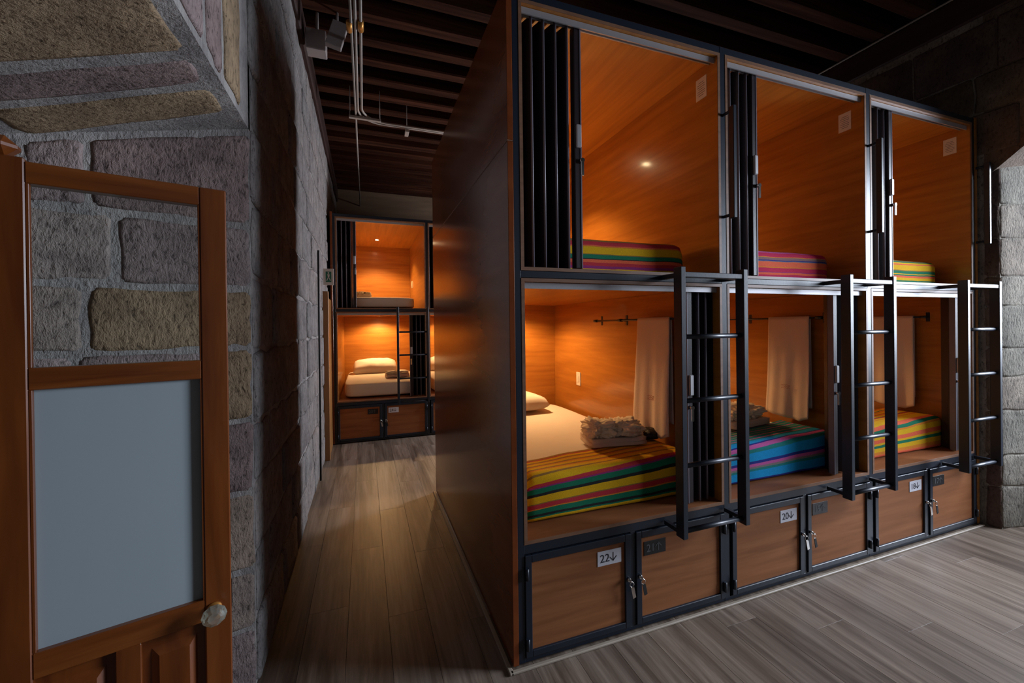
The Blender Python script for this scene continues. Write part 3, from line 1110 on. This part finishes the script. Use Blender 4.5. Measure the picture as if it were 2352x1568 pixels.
for i in range(3):
    ox = i * W
    lamp(('ceiling spotlight in the lower pod with the yellow blanket and pillow', 'ceiling spotlight in the lower pod with the blue blanket',
          'ceiling spotlight in the lower pod beside the stone wall')[i], ox + 0.58, (1.62, 1.62, 1.62)[i], 1.643, LAMP_POWER_LOW * (1.0, 0.8, 0.6)[i])
    lamp(('ceiling spotlight whose glint shows in the widest upper pod', 'ceiling spotlight in the upper pod with the pink blanket',
          'ceiling spotlight in the upper pod at the stone wall')[i], ox + 0.56, (1.30, 1.62, 1.62)[i], 2.834, LAMP_POWER_UP * (1.15, 0.95, 0.95)[i], 106)
    mattress(('white sheeted mattress under the yellow blanket above locker 22', 'white sheeted mattress under the blue blanket',
              'white sheeted mattress in the lower pod beside the stone wall')[i], ox, 0, 0.105, 1.075, 0.155, 1.93, 0.533, 0.742)
    mattress(('mattress under the red yellow green blanket in the upper pod', 'mattress under the pink striped blanket in the upper pod',
              'mattress under the golden green blanket in the last upper pod')[i], ox, 0, 0.055, 1.03, 0.165, 1.93, 1.708, 1.872)
    blanket(('yellow, red and green striped blanket over the mattress foot above locker 22', 'blue and teal striped blanket over the mattress foot above locker 20',
             'yellow and orange striped blanket over the mattress foot above locker 18')[i], (M_BL_YELLOW, M_BL_BLUE, M_BL_WARM)[i],
            ox, 0, 0.095, 1.085, 0.33, 0.50, 0.145, 0.752, 0.541)
    blanket(('red, yellow and green striped blanket in the widest upper pod', 'pink and coral striped blanket in the middle upper pod',
             'golden blanket with green stripes in the last upper pod')[i], (M_BL_UP1, M_BL_PINK, M_BL_UP3)[i],
            ox, 0, 0.045, 1.04, 0.50, 0.55, 0.155, 1.882, 1.716)
    pillow(('white pillow at the back of the nearest lower bed, past the yellow blanket', 'white pillow at the back of the bed with the blue blanket',
            'white pillow at the back of the lower bed beside the stone wall')[i], ox, 0, 0.50, 1.60, 0.805, 0.66, 0.42, 0.17, 0.05, i)
    hanging_towel(('ecru towel hanging left of the first ladder', 'ecru towel hanging between the first and second ladders',
                   'ecru towel hanging behind the second ladder')[i], ox, 0, W - (0.0175 if i < 2 else 0.03) - 0.015 - 0.055, 0.30, 0.595, 1.492, 0.80, i * 1.7,
                  'towels on the pod rails')
    notice(('small white notice card on the wall of the widest upper pod', 'small white notice card above the pink blanket',
            'small white notice card in the last upper pod by the stone wall')[i], ox + W - (0.0175 if i < 2 else 0.03) - 0.0155, 0.072, 2.665)
towel_bundle('crumpled towel bundle lying on the yellow blanket above locker 22', 0, 0, 0.775, 0.455, 0.762, 0.34, 0.20, 2, -0.12, 'towel bundles on the beds')
towel_bundle('crumpled towel bundle lying on the blue blanket', W, 0, 0.66, 0.52, 0.762, 0.36, 0.24, 21, 0.1, 'towel bundles on the beds')
towel_bundle('crumpled towel bundle on the lower bed beside the stone wall', 2 * W, 0, 0.45, 0.62, 0.762, 0.34, 0.20, 33, 0.1, 'towel bundles on the beds')
m = MB()
crumple(m, 0, 0, 0, 0.10, 0.12, 0.07, 5, 0.15)
o = m.obj('black_pouch', M_BLACK)
o.location = (1.02, 0.44, 0.790)
tag(o, 'small black pouch beside the towel bundle on the yellow blanket', 'pouch')

# pale trim strips at the foot of the block
struct(B('trim_3', M_SKIRT, None, -0.045, 3 * W + 0.03, -0.030, -0.0125, 0, 0.011, 0.003))
struct(B('trim_4', M_SKIRT, None, -0.052, -0.0325, -0.030, D, 0, 0.011, 0.003))

# --- far block across the aisle: same make, seen end on
FX, FY, FD = -0.965, 3.93, 1.88
frame_block('bunk_frame', 'black steel frame of the far bunk block across the aisle', FX, FY, 2, FD, True, True)
for i in range(2):
    ox = FX + i * W
    w = ('left', 'second')[i]
    sleeping_pod('far lower sleeping pod with white bed, ' + ('beside the left stone wall' if i == 0 else 'mostly hidden by the near side panel'), ox, FY, FD, 0.516, 1.643, 1.615, 1.641,
                 False, i == 0, i == 1, 0.93, 6, 'far lower pods')
    sleeping_pod('far upper sleeping pod ' + ('with a visible starry lamp, beside the left stone wall' if i == 0 else 'mostly hidden by the near side panel'), ox, FY, FD, 1.691, 2.834, 2.804, 2.832,
                 True, i == 0, i == 1, 0.27, 7, 'far upper pods')
    locker('far locker with dark plate ' + ('beside the left stone wall' if i == 0 else 'partly hidden by the near side panel'), ox, FY, False, '23', 'up', False)
    if i == 0:
        locker('far locker with pale plate left of the near side panel', ox, FY, True, '24', 'down', True)
        ladder('black ladder on the far bunk beside the near side panel', ox, FY, None)
    lamp('ceiling spotlight in the far lower pod ' + ('by the left wall' if i == 0 else 'behind the side panel'), ox + 0.595, FY + 1.50, 1.643, LAMP_POWER_LOW * 1.25)
    lamp('ceiling spotlight in the far upper pod ' + ('by the left wall' if i == 0 else 'behind the side panel'), ox + 0.565, FY + 1.22, 2.834, LAMP_POWER_UP * 1.25, 126)
    mattress('white sheeted mattress in the far lower pod ' + ('by the left wall' if i == 0 else 'behind the side panel'), ox, FY, 0.105, 1.075, 0.15, 1.82, 0.533, 0.742)
    mattress('white sheeted mattress in the far upper pod ' + ('by the left wall' if i == 0 else 'behind the side panel'), ox, FY, 0.055, 1.03, 0.15, 1.82, 1.708, 1.872)
    pillow('plump white pillow on the far lower bed ' + ('by the left wall' if i == 0 else 'behind the side panel'), ox, FY, 0.52, 1.36, 0.815, 0.68, 0.44, 0.24, 0.0, 7 + i, 0.25)
towel_bundle('crumpled towel bundle on the far lower bed behind the ladder', FX, FY, 0.80, 0.55, 0.748, 0.32, 0.16, 44, 0.1, 'towel bundles on the far beds', 0.45)
towel_bundle('crumpled towel bundle on the far upper bed', FX, FY, 0.36, 0.60, 1.878, 0.20, 0.16, 51, 0.1, 'towel bundles on the far beds', 0.45)

# ------------------------------------------------------------------ open wooden door leaf at the left
KD = 1.15
P0 = cam_pos + (Vector((-0.91398, -0.46287, 1.453)) - cam_pos) * KD
dd = Vector((0.96328, 0.26852, 0))
dn = Vector((0.26852, -0.96328, 0))          # towards the viewer
dm = Matrix(((dd.x, -dn.x, 0, P0.x), (dd.y, -dn.y, 0, P0.y), (0, 0, 1, 0), (0, 0, 0, 1)))
dr = thing('door_leaf', 'open reddish wooden door leaf with clear upper pane and frosted lower pane', 'door')
dr.matrix_world = dm


def dz(z):
    return 1.453 + KD * (z - 1.453)


s_ = lambda v: v * KD
TH = 0.034
B('stile', M_DOOR, dr, s_(-0.052), 0, 0, TH, 0.02, dz(1.79), 0.003)
B('stile', M_DOOR, dr, s_(-0.43), s_(-0.326), 0, TH, 0.02, dz(1.797), 0.003)
B('hinge_post', M_DOOR, dr, s_(-0.50), s_(-0.337), -0.006, TH + 0.02, dz(1.797), dz(1.838), 0.02)
B('rail', M_DOORH, dr, s_(-0.326), s_(-0.052), 0.001, TH - 0.001, dz(1.747), dz(1.79), 0.002)
B('rail', M_DOORH, dr, s_(-0.326), s_(-0.052), 0.001, TH - 0.001, dz(1.337), dz(1.381), 0.002)
B('rail', M_DOORH, dr, s_(-0.326), s_(-0.052), 0.001, TH - 0.001, dz(0.762), dz(0.814), 0.002)
B('rail', M_DOORH, dr, s_(-0.326), s_(-0.052), 0.001, TH - 0.001, 0.02, 0.15, 0.002)
B('mullion', M_DOOR, dr, s_(-0.207), s_(-0.165), 0.001, TH - 0.001, 0.15, dz(0.762), 0.002)
for a, b in ((-0.326, -0.207), (-0.165, -0.052)):
    m = MB().box(s_(a), s_(b), 0.018, TH - 0.004, 0.15, dz(0.762))
    a2, b2 = s_(a), s_(b)
    z0, z1 = 0.15, dz(0.762)
    o1 = [(a2 + 0.018, 0.018, z0 + 0.03), (b2 - 0.018, 0.018, z0 + 0.03), (b2 - 0.018, 0.018, z1 - 0.03), (a2 + 0.018, 0.018, z1 - 0.03)]
    o2 = [(a2 + 0.034, 0.006, z0 + 0.05), (b2 - 0.034, 0.006, z0 + 0.05), (b2 - 0.034, 0.006, z1 - 0.05), (a2 + 0.034, 0.006, z1 - 0.05)]
    va, vb = [m.bm.verts.new(p) for p in o1], [m.bm.verts.new(p) for p in o2]
    for i in range(4):
        m.bm.faces.new((va[i], va[(i + 1) % 4], vb[(i + 1) % 4], vb[i]))
    m.bm.faces.new(vb)
    m.obj('raised_panel', M_DOOR, dr)
B('clear_pane', M_GLASS, dr, s_(-0.328), s_(-0.050), 0.016, 0.020, dz(1.379), dz(1.749), 0)
B('frosted_pane', M_FROST, dr, s_(-0.328), s_(-0.050), 0.016, 0.021, dz(0.812), dz(1.339), 0)
for z0, z1 in ((1.381, 1.747), (0.814, 1.337)):
    for a in (-0.326, -0.052):
        x = s_(a)
        MB().box(x - 0.004 if a > -0.2 else x, x if a > -0.2 else x + 0.006, 0.002, 0.0155, dz(z0), dz(z1), 0.001).obj('glazing_bead', M_DOOR, dr)
# faceted glass knob
m = MB()
kx, kz = s_(-0.034), dz(0.788)
prof = [(0.004, 0.000), (0.018, 0.001), (0.018, -0.005), (0.009, -0.010), (0.009, -0.016)]
m.tube([(kx, p[1], kz) for p in prof], [p[0] for p in prof], 16)
m.obj('knob_plate', M_BRASS, dr)
m = MB()
prof = [(0.010, -0.016), (0.024, -0.026), (0.029, -0.036), (0.024, -0.046), (0.014, -0.052)]
m.tube([(kx, p[1], kz) for p in prof], [p[0] for p in prof], 10)
for f in m.bm.faces:
    f.smooth = False
m.obj('glass_knob', M_KNOB, dr)
B('latch_plate', M_BLACK, dr, -0.0005, 0.002, 0.008, 0.026, dz(0.775), dz(0.835), 0)

# ------------------------------------------------------------------ overhead services
ct = thing('conduit_run', 'grey conduits hanging under the dark joists along the corridor', 'pipe', (0, 0, 0))


def bend(x):
    pts = [(x, -0.6, 3.56), (x, 2.62 + (x + 0.66) * -1, 3.56)]
    R = 0.24
    cx_, cy_ = x + R, pts[1][1]
    for k in range(1, 9):
        a = math.pi - k * math.pi / 16
        pts.append((cx_ + R * math.cos(a), cy_ + R * math.sin(a), 3.56))
    pts.append((2.2, cy_ + R, 3.56))
    return pts


MB().tube([(-0.672, -0.6, 3.56), (-0.655, 2.95, 3.56), (-0.645, 5.94, 3.56)], 0.009, 10).obj('pipe', M_PIPE, ct)
MB().tube(bend(-0.635), 0.010, 10).obj('pipe', M_PIPE, ct)
MB().tube(bend(-0.600), 0.010, 10).obj('pipe', M_PIPE, ct)
for x, y in ((-0.675, 1.45), (-0.600, 1.42)):
    MB().tube([(x, y - 0.05, 3.56), (x, y - 0.045, 3.56), (x, y + 0.045, 3.56), (x, y + 0.05, 3.56)], [0.012, 0.021, 0.021, 0.012], 12).obj('coupling', M_BRASS, ct)
m = MB().box(-0.72, -0.42, 2.70, 2.735, 3.525, 3.548, 0.002)
for x in (-0.71, -0.43):
    m.tube([(x, 2.717, 3.53), (x, 2.717, 3.84)], 0.004, 8)
m.obj('trapeze_bar', M_PIPE, ct)
m = MB()
m.tube([(-0.15, 2.88, 3.53), (-0.15, 2.88, 3.84)], 0.004, 8)
m.box(-0.17, -0.13, 2.82, 2.94, 3.515, 3.545, 0.002)
m.obj('hanger', M_PIPE, ct)
bx = thing('wall_box', 'grey box fixed high under the joists at the left wall', 'box', (-0.91, 1.78, 3.60))
B('housing', M_BOX, bx, -0.075, 0.065, -0.06, 0.06, -0.075, 0.075, 0.006)
MB().tube([(0, 0, 0.075), (0, 0, 0.235)], 0.012, 10).obj('mount', M_BOX, bx)
b2 = thing('tilted_panel', 'tilted grey panel hanging beside the grey box under the joists', 'panel', (-0.765, 1.66, 3.62))
mt_ = Matrix.Rotation(math.radians(12), 4, 'Y') @ Matrix.Rotation(math.radians(-18), 4, 'X')
B('plate', M_BOX, b2, -0.055, 0.055, -0.02, 0.02, -0.13, 0.12, 0.004, mt_)
MB().tube([(0, 0.02, 0.05), (0, 0.05, 0.215)], 0.010, 10).obj('mount', M_BOX, b2)
cb = MB().tube([(RX - 0.055, -1.6, 3.80), (RX - 0.055, 1.6, 3.80), (RX - 0.055, 3.8, 3.80)], 0.007, 8).obj('ceiling_cable', M_PIPE)
tag(cb, 'thin pale cable running along the ceiling edge over the right wall', 'cable')

# left wall fittings far down the corridor
sg = thing('exit_sign', 'small green exit sign sticking out of the left stone wall', 'sign', (-1.02, 3.32, 2.02))
B('plate', M_PLASTIC_W, sg, 0.0, 0.105, -0.006, 0.006, -0.09, 0.09, 0.001)
B('green_field', M_GREEN, sg, 0.024, 0.081, -0.0075, -0.0062, -0.058, 0.058, 0)
m = MB()
m.box(0.045, 0.060, -0.0085, -0.0076, 0.035, 0.050)
m.poly([(0.040, -0.0085, 0.030), (0.066, -0.0085, 0.026), (0.060, -0.0085, -0.005), (0.046, -0.0085, -0.003)], (0, 0.0009, 0))
m.poly([(0.046, -0.0085, -0.006), (0.054, -0.0085, -0.006), (0.038, -0.0085, -0.045), (0.030, -0.0085, -0.042)], (0, 0.0009, 0))
m.poly([(0.052, -0.0085, -0.006), (0.060, -0.0085, -0.008), (0.076, -0.0085, -0.040), (0.068, -0.0085, -0.044)], (0, 0.0009, 0))
m.obj('pictogram', M_PLASTIC_W, sg)
d1 = struct(MB().box(-1.03, -0.985, 3.36, 3.90, 0.0, 1.80, 0.004).obj('door_1', M_ORANGEDOOR))
B('door_frame', M_ORANGEDOOR, d1, -1.03, -0.972, 3.29, 3.36, 0.0, 1.86, 0.003)
wc = MB().tube([(-1.012, 2.68, 0.0), (-1.008, 2.68, 0.9), (-1.011, 2.70, 1.6), (-1.010, 2.70, 2.2)], 0.009, 8).obj('wall_groove_line', M_BLACK)  # black tube standing in for the dark groove in the wall
tag(wc, 'dark line standing for a groove in the rough left wall before the far bunks', 'cable')
